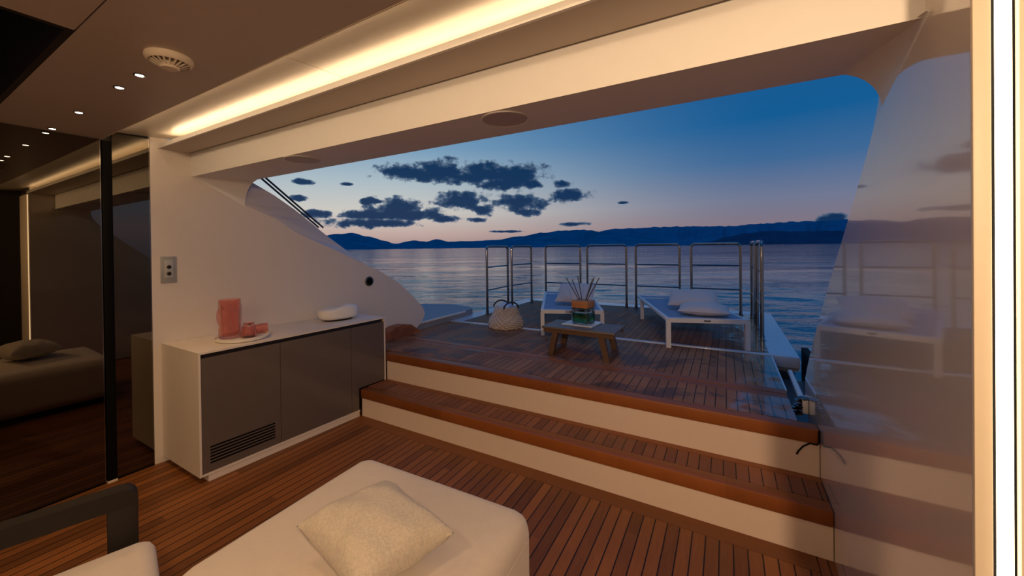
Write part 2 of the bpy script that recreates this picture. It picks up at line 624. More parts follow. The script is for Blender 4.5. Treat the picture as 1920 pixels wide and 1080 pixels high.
hills('hills', M['mount'], [(380, 462), (520, 452), (600, 442), (640, 438), (660, 437), (690, 443), (720, 451), (740, 457), (775, 451), (800, 453),
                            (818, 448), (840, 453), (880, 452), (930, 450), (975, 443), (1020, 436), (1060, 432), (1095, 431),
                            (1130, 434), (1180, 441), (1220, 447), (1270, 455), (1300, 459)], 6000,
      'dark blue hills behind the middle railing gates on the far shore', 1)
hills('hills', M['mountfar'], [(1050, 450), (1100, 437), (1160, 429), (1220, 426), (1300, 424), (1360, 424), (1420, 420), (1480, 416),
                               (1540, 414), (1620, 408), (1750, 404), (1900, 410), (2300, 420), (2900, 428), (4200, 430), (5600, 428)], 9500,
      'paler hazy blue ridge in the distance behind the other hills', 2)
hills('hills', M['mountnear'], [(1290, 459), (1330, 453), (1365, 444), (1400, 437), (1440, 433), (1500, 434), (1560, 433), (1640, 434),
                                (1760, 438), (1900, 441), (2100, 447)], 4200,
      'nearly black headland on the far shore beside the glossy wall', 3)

# ------------------------------------------------------------------ floor, steps, deck
fl = thing('floor', 'brown teak planked floor with dark caulk lines', 'floor', kind='structure')
box('planking', M['floor'], -3.75, 0.362, -1.6, 2.255, -0.12, 0.0, fl)
box('margin_board', M['floorboard'], -2.86, 0.362, 2.259, YR1, -0.12, 0.0, fl)
box('margin_board', M['tread'], 0.366, 0.47, 1.172, YR1, -0.12, 0.0, fl)
box('planking', M['floor'], 0.362, 1.01, -1.6, 1.171, -0.12, 0.0, fl)

box('planking', M['floor'], -3.75, -2.862, 2.256, 2.75, -0.12, 0.0, fl)
st = thing('stair_flight', 'two wide teak steps with cream risers up to the deck', 'steps', (-1.2, 2.36, 0), kind='structure')
XS0, XS1 = -2.825, XR - 0.002


def part_box(name, m, x0, x1, y0, y1, z0, z1, parent, bev=0.0):
    o = box(name, m, x0, x1, y0, y1, z0, z1, parent, bev)
    o.matrix_parent_inverse = Matrix.Translation(-Vector(parent.location))
    return o


part_box('riser', M['riser'], XS0 + 0.005, XS1, YR1, YR1 + 0.02, 0.0, Z1 - 0.079, st)
part_box('riser', M['riser'], XS0 + 0.005, XS1, YR2, YR2 + 0.02, Z1, Z2 - 0.079, st)
part_box('core', M['dark'], -2.850, XS1, YR1 + 0.0205, YR2 + 0.06, -0.1, 0.019, st)
part_box('nosing', M['nosing'], XS0, XS1, YR1 - 0.012, YR1 + 0.075, Z1 - 0.078, Z1, st, 0.008)
part_box('tread', M['tread'], XS0, XS1 - 0.004, YR1 + 0.077, YR2 - 0.056, 0.02, Z1 - 0.001, st)
part_box('back_board', M['nosing'], XS0, XS1, YR2 - 0.052, YR2, 0.02, Z1, st)
part_box('nosing', M['nosing'], XS0, XS1, YR2 - 0.012, YR2 + 0.085, Z2 - 0.078, Z2, st, 0.008)

dk = thing('deck', 'weathered teak deck above the steps, damp in places', 'deck', kind='structure')
box('planking', M['deck'], -3.40, 0.345, YR2 + 0.088, 3.125, 0.36, Z2 - 0.001, dk)
box('margin_board', M['deckboard'], -3.40, 0.345, 3.128, 3.205, 0.36, Z2 - 0.001, dk)
box('margin_board', M['deckboard'], -3.40, 0.345, 3.219, 3.300, 0.36, Z2, dk)
box('planking', M['deck'], -3.24, 0.345, 3.303, 4.235, 0.36, Z2, dk)
box('edge_trim', M['rim'], 0.3455, 0.356, 3.30, 4.24, 0.36, Z2 + 0.001, dk)
box('seam_filler', M['black'], -3.24, 0.345, 3.2055, 3.2185, 0.36, Z2 - 0.006, dk)
box('underside', M['hull'], -3.20, 0.30, YR2 + 0.1, 4.22, 0.05, 0.36, dk)

pf = thing('swim_platform', 'outer fold-down platform with pale rim carrying the railing gates and loungers', 'platform', kind='structure')
box('threshold_strip', M['rim'], -3.30, 0.555, 4.27, 4.325, 0.40, Z2 + 0.003, pf, 0.004)
box('planking', M['deck'], -3.10, 0.335, 4.328, 6.62, 0.40, Z2, pf)
bm = bmesh.new()
add_box(bm, -3.34, -3.102, 4.327, 6.9, 0.36, Z2 + 0.001)
add_box(bm, 0.337, 0.555, 4.327, 6.9, 0.36, Z2 + 0.001)
add_box(bm, -3.102, 0.337, 6.622, 6.9, 0.36, Z2 + 0.001)
obj('rim', bm, M['rim'], pf)
box('underside', M['hull'], -3.30, 0.52, 4.29, 6.86, 0.18, 0.36, pf)


# ------------------------------------------------------------------ left wall and wing
OUT = [(1.30, 2.30), (1.72, 2.10), (1.948, 1.987), (2.133, 1.874), (2.282, 1.769), (2.441, 1.646), (2.673, 1.485), (2.928, 1.309),
       (3.138, 1.166), (3.365, 1.006), (3.544, 0.872), (3.638, 0.782)]
FOLD = [(1.20, 2.12), (1.42, 1.99), (1.62, 1.90), (1.80, 1.83), (1.932, 1.775), (2.10, 1.66), (2.44, 1.515), (2.752, 1.373),
        (3.02, 1.25), (3.28, 1.10), (3.50, 0.91), (3.63, 0.785)]
TIP = [(3.672, 0.700), (3.655, 0.65), (3.609, 0.595), (3.53, 0.535), (3.50, 0.50), (3.46, -0.2)]
bm = bmesh.new()


def wp(p, off=0.0):
    return (xw(p[0]) - off, p[0], p[1])


vo = [bm.verts.new(wp(p, 0.012 + 0.065 * min(1, (i + 1) / 5))) for i, p in enumerate(OUT)]
vf = [bm.verts.new(wp(p)) for p in FOLD]
vt = [bm.verts.new(wp(p)) for p in TIP]
v00, v01, vbk = bm.verts.new(wp((1.10, -0.2))), bm.verts.new(wp((1.10, 2.32))), None
bm.faces.new([v00] + vt[::-1] + vf[::-1] + [v01])
for i in range(len(OUT) - 1):
    bm.faces.new((vf[i], vf[i + 1], vo[i + 1], vo[i]))
bm.faces.new((vf[-1], vt[0], vo[-1]))
bm.faces.new((v01, vf[0], vo[0]))
ring = [v00, v01] + vo + vt
back = [bm.verts.new(v.co + Vector((-0.22, 0, 0))) for v in ring]
bm.faces.new(back)
for i in range(len(ring)):
    j = (i + 1) % len(ring)
    bm.faces.new((ring[i], ring[j], back[j], back[i]))
S(obj('wall_left', bm, M['wall']), 'white lacquered wall behind the cabinet, sloping down into a wing', 'wall')

# right wall: glossy, mirror-like lacquer
RO = [(1.17, -0.2), (2.66, -0.2), (2.95, 0.36), (3.08, 0.50), (3.125, 0.585), (3.115, 0.64), (3.04, 0.735), (2.95, 0.83), (2.838, 0.939),
      (2.63, 1.135), (2.429, 1.311), (2.28, 1.437), (2.133, 1.558), (1.98, 1.69), (1.844, 1.811), (1.77, 1.885), (1.72, 1.96), (1.69, 2.06), (1.17, 2.45)]
bm = bmesh.new()
add_prism(bm, [(XR, y, z) for (y, z) in RO], (0.58, 0, 0))
S(obj('wall_right', bm, M['wallR']), 'glossy pale lacquered wall with a slanted outer edge', 'wall')

# lofted fillets in the two upper corners of the opening
def fillet(name, x_of, sgn, r0, r1, label):
    bm = bmesh.new()
    rings = []
    for i in range(9):
        t = i / 8
        y = 1.352 + (1.692 - 1.352) * t
        r = r0 + (r1 - r0) * t
        X = x_of(y)
        ring = [bm.verts.new((X + sgn * 0.02, y, 2.085))]
        for j in range(9):
            a = pi / 2 * j / 8
            ring.append(bm.verts.new((X - sgn * r * (1 - sin(a)), y, 2.062 - r * (1 - cos(a)))))
        ring.append(bm.verts.new((X + sgn * 0.02, y, 2.062 - r)))
        rings.append(ring)
    k = len(rings[0])
    for i in range(8):
        for j in range(k):
            bm.faces.new((rings[i][j], rings[i][(j + 1) % k], rings[i + 1][(j + 1) % k], rings[i + 1][j]))
    bm.faces.new(rings[0][::-1])
    bm.faces.new(rings[-1])
    S(obj(name, bm, M['beam'], smooth=True), label, 'corner trim')


fillet('trim_1', lambda y: XR, 1, 0.006, 0.13, 'rounded corner piece where the beam meets the glossy wall')
fillet('trim_2', lambda y: xw(y), -1, 0.006, 0.20, 'rounded corner piece where the beam meets the white wing wall')

# ------------------------------------------------------------------ beam, soffit, cove, ceiling
bmO = thing('beam', 'cream header beam across the top of the opening', 'beam', kind='structure')
bm = bmesh.new()
add_prism(bm, [(xw(1.35) - 0.1, 1.338, 2.061), (XR + 0.1, 1.378, 2.058), (XR + 0.1, 1.70, 2.058), (xw(1.69) - 0.1, 1.672, 2.061)], (0, 0, 0.55))
obj('beam_body', bm, M['beam'], bmO)
sf = thing('cove_shelf', 'brown soffit shelf with a pale lip hiding the cove light', 'soffit', kind='structure')
bm = bmesh.new()
add_prism(bm, [(XM, 1.158, 2.234), (XR, 1.158, 2.234), (XR, 1.364, 2.234), (XM, 1.326, 2.234)], (0, 0, 0.008))
obj('soffit_board', bm, M['ceil'], sf)
box('lip', M['beam'], XM, XR, 1.146, 1.158, 2.234, 2.250, sf)
box('lip', M['beam'], XM, XR, 1.150, 1.158, 2.2515, 2.264, sf)
bm = bmesh.new()
add_prism(bm, [(XM, 1.316, 2.2421), (XR, 1.350, 2.2421), (XR, 1.354, 2.2421), (XM, 1.320, 2.2421)], (0, 0, 0.075))
obj('cove_back', bm, M['beam'], sf)
bm = bmesh.new()
add_prism(bm, [(XM, 1.3215, 2.262), (XR, 1.3555, 2.262), (XR, 1.377, 2.262), (XM, 1.339, 2.262)], (0, 0, 0.04))
obj('groove_back', bm, M['black'], sf)
tag(box('cove_light_strip', M['led_cove'], XM + 0.18, XR - 0.02, 1.172, 1.196, 2.250, 2.257),
    'warm hidden light strip glowing behind the cove lip above the opening', 'light strip')

ceil = thing('ceiling', 'brown satin ceiling with a raised lit edge panel', 'ceiling', kind='structure')
bm = bmesh.new()
add_box(bm, -3.75, 1.01, 0.397, 0.85, 2.23, 2.50)
obj('ceiling_board', bm, M['ceil'], ceil)
box('ceiling_board', M['ceil'], -1.83, 1.01, -1.6, 0.393, 2.23, 2.50, ceil)
for (a, b) in ((XM, -1.545), (-1.541, 1.01)):
    bm = bmesh.new()
    add_prism(bm, [(a, 0.852, 2.288), (a, 1.345, 2.322), (a, 1.345, 2.50), (a, 0.852, 2.50)], (b - a, 0, 0))
    obj('edge_panel', bm, M['panel'], ceil)
box('edge_trim', M['cream'], -3.75, XR, 0.8502, 0.855, 2.229, 2.234, ceil)
tag(box('step_fill_strip', M['step_fill'], XM + 0.12, XR - 0.02, 0.856, 0.862, 2.262, 2.282),  # unseen emitter added to brighten the beam face
    'unseen warm fill strip added behind the edge of the brown ceiling', 'light strip')
# stair opening in the ceiling at upper left
ho = thing('ceiling_opening', 'dark brown opening in the ceiling', 'opening', kind='structure')
bm = bmesh.new()
add_box(bm, -3.47, -1.832, 0.376, 0.3965, 2.2302, 2.95)
add_box(bm, -1.853, -1.831, -1.6, 0.398, 2.2305, 2.95)
add_box(bm, -3.50, -3.471, -1.6, 0.398, 2.2305, 2.95)
add_box(bm, -3.5, -1.8, -1.6, 0.42, 2.95, 3.0)
obj('opening_lining', bm, M['dark'], ho)

# roof so no sky leaks in; unseen overhang added to shade the wing
bm = bmesh.new()
add_box(bm, -4.0, 1.1, 0.40, 2.45, 2.52, 2.64)
add_box(bm, -1.8, 1.1, -1.7, 0.40, 2.51, 2.62)
S(obj('roof_shade_slab', bm, M['beam']), 'deck slab above the room, with an unseen overhang added for shade', 'roof')

# walls out of frame
S(box('wall_back', M['beam'], -3.75, 1.01, -1.72, -1.6, -0.12, 2.50), 'cream wall behind the viewer', 'wall')
S(box('wall_left_backing', M['dark'], -3.75, XM - 0.03, -1.6, 1.095, -0.12, 2.50), 'dark wall behind the smoked mirror panels', 'wall')

# light portal on the right: the end of the glossy wall carries a light strip facing the room
XB = 0.86
wr = thing('wall_right_panel', 'dark glass wall with a warm light strip along its foot', 'wall', kind='structure')
box('dark_glass', M['dark'], XB, XB + 0.15, -1.6, 1.17, -0.12, 2.50, wr)
jm = thing('trim_3', 'cream upright frame around the bright vertical light strip', 'trim', kind='structure')
box('jamb', M['cream'], 0.4275, 0.4525, 1.158, 1.169, 0.0, 2.229, jm, 0.002)
box('jamb', M['cream'], 0.486, XB, 1.154, 1.169, 0.0, 2.229, jm, 0.002)
box('jamb_back', M['black'], 0.4526, 0.4859, 1.1665, 1.169, 0.0, 2.229, jm)
tag(box('jamb_light_strip', M['led_jamb'], 0.459, 0.478, 1.156, 1.166, 0.02, 2.225),
    'bright vertical white light strip at the edge of the glossy wall', 'light strip')
tag(box('floor_light_strip', M['led_jamb'], XB - 0.016, XB - 0.001, -1.4, 1.14, 0.02, 0.04),
    'warm light strip along the foot of the dark glass wall, seen in the mirror', 'light strip')

# ------------------------------------------------------------------ smoked mirror panels
def mirror(y0, y1, z1, label):
    t = thing('smoked_mirror', label, 'mirror', (XM, (y0 + y1) / 2, 0))
    bm = bmesh.new()
    add_box(bm, -0.012, 0.0, y0 - t.location.y, y1 - t.location.y, 0.012, z1)
    obj('glass', bm, M['mirror'], t)
    bm = bmesh.new()
    add_box(bm, -0.014, 0.0005, y1 - t.location.y - 0.004, y1 - t.location.y + 0.0005, 0.012, z1)
    obj('edge_strip', bm, M['steel'], t)
    bm = bmesh.new()
    add_box(bm, -0.014, 0.0008, y0 - t.location.y, y1 - t.location.y, 0.0, 0.012)
    obj('floor_channel', bm, M['black'], t)


mirror(-1.55, 0.850, 2.2295, 'wide smoked mirror panel to the left of the black post')
mirror(0.905, 1.097, 2.287, 'narrow smoked mirror panel between the black post and the white wall')
po = thing('mirror_post', 'slim black post between the two smoked mirror panels', 'post', (XM, 0.878, 0))
box('post', M['black'], -0.03, 0.012, -0.0235, 0.0235, 0.012, 2.225, po, 0.003)
box('foot', M['cream'], -0.02, 0.018, -0.0235, 0.0235, 0.0, 0.012, po)

# ------------------------------------------------------------------ downlights and vent
for i, (x, lab) in enumerate(((-3.385, 'first round ceiling downlight, closest to the smoked mirror'),
                              (-2.88, 'second round ceiling downlight out from the smoked mirror'),
                              (-2.30, 'third round ceiling downlight out from the smoked mirror'),
                              (-2.07, 'fourth round ceiling downlight out from the mirror, nearest the vent'))):
    t = thing('downlight', lab, 'ceiling light', (x, 0.63, 2.23), group='ceiling downlights')
    bm = bmesh.new()
    add_lathe(bm, [(0.020, 0.0), (0.021, -0.003), (0.016, -0.004), (0.014, -0.001)], 24)
    obj('bezel', bm, M['steel'], t, True)
    bm = bmesh.new()
    add_lathe(bm, [(0.0135, 0.0), (0.0135, -0.0035)], 20)
    obj('lens', bm, M['led_spot'], t)
    ld = bpy.data.lights.new('downlight_beam', 'SPOT')
    ld.energy = SPOT_W
    ld.color = (1.0, 0.60, 0.26)
    ld.spot_size = R(100)
    ld.spot_blend = 0.7
    ld.shadow_soft_size = 0.025
    lo = bpy.data.objects.new('downlight_beam', ld)
    COL.objects.link(lo)
    lo.parent = t
    lo.location = (0, 0, -0.012)

# lamps behind the viewpoint: ceiling spots, and an unseen strip added as fill
def area(name, loc, size, energy, rot=(0, 0, 0), size_y=None):
    ld = bpy.data.lights.new(name, 'AREA')
    ld.shape = 'DISK' if size_y is None else 'RECTANGLE'
    ld.size = size
    if size_y:
        ld.size_y = size_y
    ld.energy = energy
    ld.color = (1.0, 0.67, 0.39)
    lo = bpy.data.objects.new(name, ld)
    COL.objects.link(lo)
    lo.location = loc
    lo.rotation_euler = rot


area('room_light', (0.66, -0.45, 2.18), 0.12, ROOM_W * 2.7, (R(35), 0, R(25)))
area('room_light', (-1.2, -0.40, 2.22), 0.2, ROOM_W * 0.6)
area('back_fill_light', (-0.4, -1.52, 2.05), 2.4, BACK_W, (R(88), 0, 0), 0.08)

vt_ = t = thing('ceiling_vent', 'round slotted air vent on the brown ceiling', 'vent', (-1.79, 0.632, 2.23))
bm = bmesh.new()
add_lathe(bm, [(0.118, 0.0), (0.120, -0.010), (0.112, -0.020), (0.100, -0.024), (0.098, -0.012), (0.098, -0.002)], 40)
obj('ring', bm, M['cream'], t, True)
bm = bmesh.new()
add_lathe(bm, [(0.097, -0.001), (0.097, -0.006)], 32)
obj('throat', bm, M['black'], t)
for k in range(20):
    bm = bmesh.new()
    a = 2 * pi * k / 20
    add_prism(bm, [(0.046, -0.0030, -0.040), (0.100, -0.0045, -0.022), (0.100, 0.0045, -0.022), (0.046, 0.0030, -0.040)], (0, 0, 0.006))
    bmesh.ops.rotate(bm, verts=bm.verts[:], cent=(0, 0, 0), matrix=Matrix.Rotation(a, 3, 'Z'))
    obj('vane', bm, M['cream'], t)
bm = bmesh.new()
add_lathe(bm, [(0.048, -0.006), (0.050, -0.036), (0.044, -0.044), (0.01, -0.046)], 28)
obj('hub', bm, M['cream'], t, True)
vt_.scale = (0.62, 0.62, 1.0)

for (x, y, lab) in ((-0.82, 1.478, 'flush round speaker cover under the beam above the middle of the opening'),
                    (-2.24, 1.455, 'flush round speaker cover under the beam near the white wing')):
    t = thing('beam_speaker', lab, 'speaker', (x, y, 2.0605), group='round covers under the beam')
    bm = bmesh.new()
    add_lathe(bm, [(0.105, 0.0), (0.105, -0.004), (0.100, -0.006), (0.097, -0.002)], 40)
    obj('rim', bm, M['beam'], t, True)
    bm = bmesh.new()
    add_lathe(bm, [(0.097, 0.0), (0.097, -0.0035)], 40)
    obj('grille', bm, M['ceil'], t)

# ------------------------------------------------------------------ cabinet
def xf(y):
    return -2.895 + 0.058 * (y - 1.144)


CY0, CY1, CZ = 1.145, 2.645, 0.847
cab = thing('cabinet', 'low white cabinet with three taupe gloss doors against the white wall', 'cabinet', (-3.1, 1.9, 0))


def cpart(name, m, pts, d, parent=cab):
    bm = bmesh.new()
    add_prism(bm, pts, d)
    o = obj(name, bm, m, parent)
    if parent is cab:
        o.matrix_parent_inverse = Matrix.Translation(-Vector(cab.location))
    return o


e = 0.003
cpart('top', M['white'], [(xw(CY0) + e, CY0, CZ - 0.013), (xf(CY0), CY0, CZ - 0.013), (xf(CY1), CY1, CZ - 0.013), (xw(CY1) + e, CY1, CZ - 0.013)], (0, 0, 0.013))
cpart('side_panel', M['white'], [(xw(CY0) + e, CY0, 0.045), (xf(CY0), CY0, 0.045), (xf(CY0), CY0, CZ - 0.0135), (xw(CY0) + e, CY0, CZ - 0.0135)], (0, 0.013, 0))
cpart('side_panel', M['white'], [(xw(CY1) + e, CY1 - 0.013, Z1 + 0.004), (xf(CY1), CY1 - 0.013, Z1 + 0.004), (xf(CY1), CY1 - 0.013, CZ - 0.0135), (xw(CY1) + e, CY1 - 0.013, CZ - 0.0135)], (0, 0.013, 0))
YB = YR1 - 0.02
cpart('bottom_rail', M['white'], [(xw(CY0) + 0.1, CY0 + 0.0135, 0.045), (xf(CY0), CY0 + 0.0135, 0.045), (xf(YB), YB, 0.045), (xw(YB) + 0.1, YB, 0.045)], (0, 0, 0.013))
cpart('plinth', M['white'], [(xw(1.2) + 0.1, 1.195, 0.0), (xf(1.195) - 0.006, 1.195, 0.0), (xf(YB) - 0.006, YB, 0.0), (xw(YB) + 0.1, YB, 0.0)], (0, 0, 0.044))
cpart('carcass', M['dark'], [(xw(CY0) + 0.02, CY0 + 0.014, 0.06), (xf(CY0) - 0.03, CY0 + 0.014, 0.06), (xf(CY1) - 0.03, CY1 - 0.014, 0.06), (xw(CY1) + 0.02, CY1 - 0.014, 0.06)], (0, 0, 0.765))
doors = ((1.1605, 1.657), (1.661, 2.268), (2.272, 2.630))
dobj = []
for k, (a, b) in enumerate(doors):
    zb = 0.060
    pts = [(xf(a) - 0.004, a, zb), (xf(b) - 0.004, b, zb), (xf(b) - 0.004, b, 0.806), (xf(a) - 0.004, a, 0.806)]
    if k == 2:
        pts = [(xf(a) - 0.004, a, zb), (xf(2.345) - 0.004, 2.345, zb), (xf(2.345) - 0.004, 2.345, Z1 + 0.012), (xf(b) - 0.004, b, Z1 + 0.012),
               (xf(b) - 0.004, b, 0.806), (xf(a) - 0.004, a, 0.806)]
    dobj.append(cpart('door', M['door'], pts, (-0.018, 0, 0)))
# ventilation grille slots on the first door
bm = bmesh.new()
for k in range(6):
    z = 0.112 + 0.0205 * k
    a, b = 1.205, 1.615
    add_prism(bm, [(xf(a) - 0.0035, a, z), (xf(b) - 0.0035, b, z), (xf(b) - 0.0035, b, z + 0.011), (xf(a) - 0.0035, a, z + 0.011)], (-0.004, 0, 0))
gr = obj('vent_grille', bm, M['black'], dobj[0])

# ------------------------------------------------------------------ on the cabinet
TZ = CZ + 0.0005
TR = Vector((-3.085, 1.505, TZ))
bm = bmesh.new()
add_lathe(bm, [(0.150, 0.0), (0.168, 0.004), (0.176, 0.020), (0.172, 0.022), (0.164, 0.010), (0.02, 0.008)], 56)
tag(obj('tray', bm, M['ceramic'], smooth=True, loc=TR), 'round white tray under the pink glassware on the cabinet', 'tray')

car = thing('carafe', 'tall pink glass carafe standing on the white tray', 'carafe', (-3.16, 1.455, TZ + 0.0105))


def ribbed(bm, outer, inner, seg=96, amp=0.0016, ribs=24):
    rings = []
    for (r, z, rib) in outer + inner[::-1]:
        rings.append([bm.verts.new(((r + (amp * rib) * cos(ribs * 2 * pi * j / seg)) * cos(2 * pi * j / seg),
                                    (r + (amp * rib) * cos(ribs * 2 * pi * j / seg)) * sin(2 * pi * j / seg), z)) for j in range(seg)])
    for i in range(len(rings) - 1):
        for j in range(seg):
            bm.faces.new((rings[i][j], rings[i][(j + 1) % seg], rings[i + 1][(j + 1) % seg], rings[i + 1][j]))
    bm.faces.new(rings[0][::-1])
    bm.faces.new(rings[-1])


bm = bmesh.new()
ribbed(bm, [(0.062, 0.0, 0), (0.068, 0.004, 1), (0.069, 0.06, 1), (0.066, 0.09, 1), (0.0655, 0.18, 1), (0.067, 0.25, 1), (0.069, 0.282, 0.3)],
       [(0.010, 0.022, 0), (0.060, 0.024, 0), (0.062, 0.06, 0), (0.0615, 0.18, 0), (0.0635, 0.25, 0), (0.0665, 0.282, 0)])
obj('body', bm, M['pinkglass'], car, True)
bm = bmesh.new()
hp = []
for i in range(13):
    a = -pi / 2 + pi * i / 12
    hp.append((-0.062 - 0.028 * cos(a), -0.030 - 0.012 * cos(a), 0.150 + 0.062 * sin(a)))
add_tube(bm, hp, 0.008, 10)
obj('handle', bm, M['pinkglass'], car, True)


def tumbler(loc, label, s=1.0, tilt=None):
    t = thing('tumbler', label, 'glass', loc, group='pink tumblers')
    bm = bmesh.new()
    ribbed(bm, [(0.050, 0.0, 0.3), (0.0505, 0.004, 1), (0.046, 0.045, 1), (0.040, 0.080, 1), (0.036, 0.092, 0.5), (0.036, 0.098, 0), (0.034, 0.104, 0)],
           [(0.047, 0.0, 0), (0.0475, 0.004, 0), (0.043, 0.045, 0), (0.036, 0.080, 0), (0.01, 0.086, 0)][::1], amp=0.0014, ribs=20)
    for v in bm.verts:
        v.co *= s
    obj('body', bm, M['pinkglass'], t, True)


tumbler((-3.055, 1.535, TZ + 0.0105), 'pink tumbler standing upside down beside the carafe')
t = thing('tumbler', 'pink tumbler lying on its side at the far rim of the tray', 'glass', (-3.10, 1.640, TZ + 0.049), group='pink tumblers')
bm = bmesh.new()
ribbed(bm, [(0.030, -0.05, 0.3), (0.034, -0.046, 1), (0.036, 0.0, 1), (0.036, 0.05, 0.5)],
       [(0.01, -0.038, 0), (0.029, -0.036, 0), (0.032, 0.0, 0), (0.0335, 0.05, 0)], amp=0.001, ribs=20)
bmesh.ops.rotate(bm, verts=bm.verts[:], cent=(0, 0, 0), matrix=Matrix.Rotation(R(88), 3, 'Y') )
bmesh.ops.rotate(bm, verts=bm.verts[:], cent=(0, 0, 0), matrix=Matrix.Rotation(R(70), 3, 'Z') )
obj('body', bm, M['pinkglass'], t, True)

# pebble-shaped white box
pb = thing('rounded_box', 'white pebble-shaped box with a wavy lid at the far end of the cabinet', 'box', (-3.10, 2.345, TZ), R(-12))
NU, NV = 40, 20


def pebble(bm, a, b, c, z0, fsurf):
    g = []
    for i in range(NV + 1):
        ph = -pi / 2 + pi * i / NV
        row = []
        for j in range(NU):
            th = 2 * pi * j / NU
            def sp(x, p):
                return math.copysign(abs(x) ** p, x)
            x = a * sp(cos(ph), 0.45) * sp(cos(th), 0.75)
            y = b * sp(cos(ph), 0.45) * sp(sin(th), 0.75)
            z = c * sp(sin(ph), 0.6)
            x, y, z = fsurf(x, y, z)
            row.append(bm.verts.new((x, y, z + z0)))
        g.append(row)
    for i in range(NV):
        for j in range(NU):
            bm.faces.new((g[i][j], g[i][(j + 1) % NU], g[i + 1][(j + 1) % NU], g[i + 1][j]))
    bmesh.ops.remove_doubles(bm, verts=bm.verts[:], dist=1e-5)


def pebf(x, y, z):
    # a soft S-shaped ridge crosses the lid; one side sits lower
    s = 1 / (1 + math.exp(-(y - 0.04 + x * 0.9) / 0.012))
    if z > 0:
        z = z * (0.74 + 0.36 * s)
    x = x * (0.96 + 0.05 * s)
    return x, y, z


bm = bmesh.new()
pebble(bm, 0.105, 0.185, 0.062, 0.070, pebf)
obj('body', bm, M['ceramic'], pb, True)
bm = bmesh.new()
add_lathe(bm, [(0.082, 0.0), (0.084, 0.010)], 40, sxy=(1, 1.55))
obj('base', bm, M['darkwood'], pb)

# ------------------------------------------------------------------ wall fittings
sw = thing('light_switch', 'grey two-button switch plate on the white wall beside the mirror', 'switch', (xw(1.19) + 0.001, 1.192, 1.369), math.atan(-0.10))
box('plate', M['switch'], 0.0, 0.008, -0.046, 0.046, -0.095, 0.095, sw, 0.003)
box('inset', M['inset'], 0.008, 0.011, -0.026, 0.026, -0.062, 0.070, sw, 0.002)
for z in (0.020, -0.028):
    bm = bmesh.new()
    add_lathe(bm, [(0.012, 0.0), (0.013, 0.006), (0.009, 0.009), (0.002, 0.010)], 20)
    bmesh.ops.rotate(bm, verts=bm.verts[:], cent=(0, 0, 0), matrix=Matrix.Rotation(pi / 2, 3, 'Y'))
    bmesh.ops.translate(bm, verts=bm.verts[:], vec=(0.011, 0.0, z))
    obj('button', bm, M['darkwood'], sw, True)

cp = thing('wall_socket', 'dark round fitting on the white wing wall', 'fitting', (xw(2.872) + 0.001, 2.872, 1.155), math.atan(-0.10))
for (nm, prof, m) in (('flange', [(0.050, 0.0), (0.052, 0.004), (0.046, 0.008), (0.02, 0.008)], M['hull']), ('cap', [(0.034, 0.008), (0.033, 0.014), (0.005, 0.016)], M['black'])):
    bm = bmesh.new()
    add_lathe(bm, prof, 28)
    bmesh.ops.rotate(bm, verts=bm.verts[:], cent=(0, 0, 0), matrix=Matrix.Rotation(pi / 2, 3, 'Y'))
    obj(nm, bm, m, cp, True)

bm = bmesh.new()
add_tube(bm, [(0.424, 2.655, 0.50), (0.422, 2.652, 0.44), (0.415, 2.655, 0.420), (0.385, 2.660, 0.420), (0.355, 2.662, 0.395), (0.335, 2.664, 0.362), (0.328, 2.664, 0.345)], 0.004, 8)
tag(obj('cable', bm, M['black'], smooth=True), 'thin black cable end hanging over the upper riser by the glossy wall', 'cable')

# ------------------------------------------------------------------ soft furnishings
def cushion(bm, w_, h_, t_, pinch=0.10, n=26, wr=0.0, seed=0):
    """puffed pillow in the XY plane, thickness along Z, corners drawn out"""
    rnd = random.Random(seed)
    ph = [rnd.uniform(0, 6.28) for _ in range(6)]
    def P(i, j, s):
        u, v = 2 * i / n - 1, 2 * j / n - 1
        x = u * (1 - pinch * (1 - v * v) * abs(u) ** 2 * 1.0)
        y = v * (1 - pinch * (1 - u * u) * abs(v) ** 2 * 1.0)
        prof = ((1 - u ** 2) * (1 - v ** 2))
        z = s * t_ / 2 * (prof ** 0.42)
        z += s * wr * prof ** 0.5 * (sin(5 * u + 3 * v + ph[0]) + 0.7 * sin(9 * v - 4 * u + ph[1]) + 0.5 * sin(13 * u + 6 * v + ph[2])) * (0.3 + max(abs(u), abs(v)))
        return (x * w_ / 2, y * h_ / 2, z)
    g = {}
    for s in (1, -1):
        for i in range(n + 1):
            for j in range(n + 1):
                if s == -1 and (i in (0, n) or j in (0, n)):
                    g[(i, j, s)] = g[(i, j, 1)]
                else:
                    g[(i, j, s)] = bm.verts.new(P(i, j, s))
    for s in (1, -1):
        for i in range(n):
            for j in range(n):
                q = [g[(i, j, s)], g[(i + 1, j, s)], g[(i + 1, j + 1, s)], g[(i, j + 1, s)]]
                bm.faces.new(q if s == 1 else q[::-1])


def rounded_pad(bm, x0, x1, y0, y1, z0, z1, r, puff=0.0, seg=5):
    add_bevel_box(bm, x0, x1, y0, y1, z0, z1, r, seg)
    if puff:
        bmesh.ops.subdivide_edges(bm, edges=[e for e in bm.edges if e.calc_length() > 0.2], cuts=10, use_grid_fill=True)
        cx, cy = (x0 + x1) / 2, (y0 + y1) / 2
        for v in bm.verts:
            if v.co.z > (z0 + z1) / 2:
                u, w_ = (v.co.x - cx) / ((x1 - x0) / 2), (v.co.y - cy) / ((y1 - y0) / 2)
                v.co.z += puff * max(0, 1 - u * u) * max(0, 1 - w_ * w_)


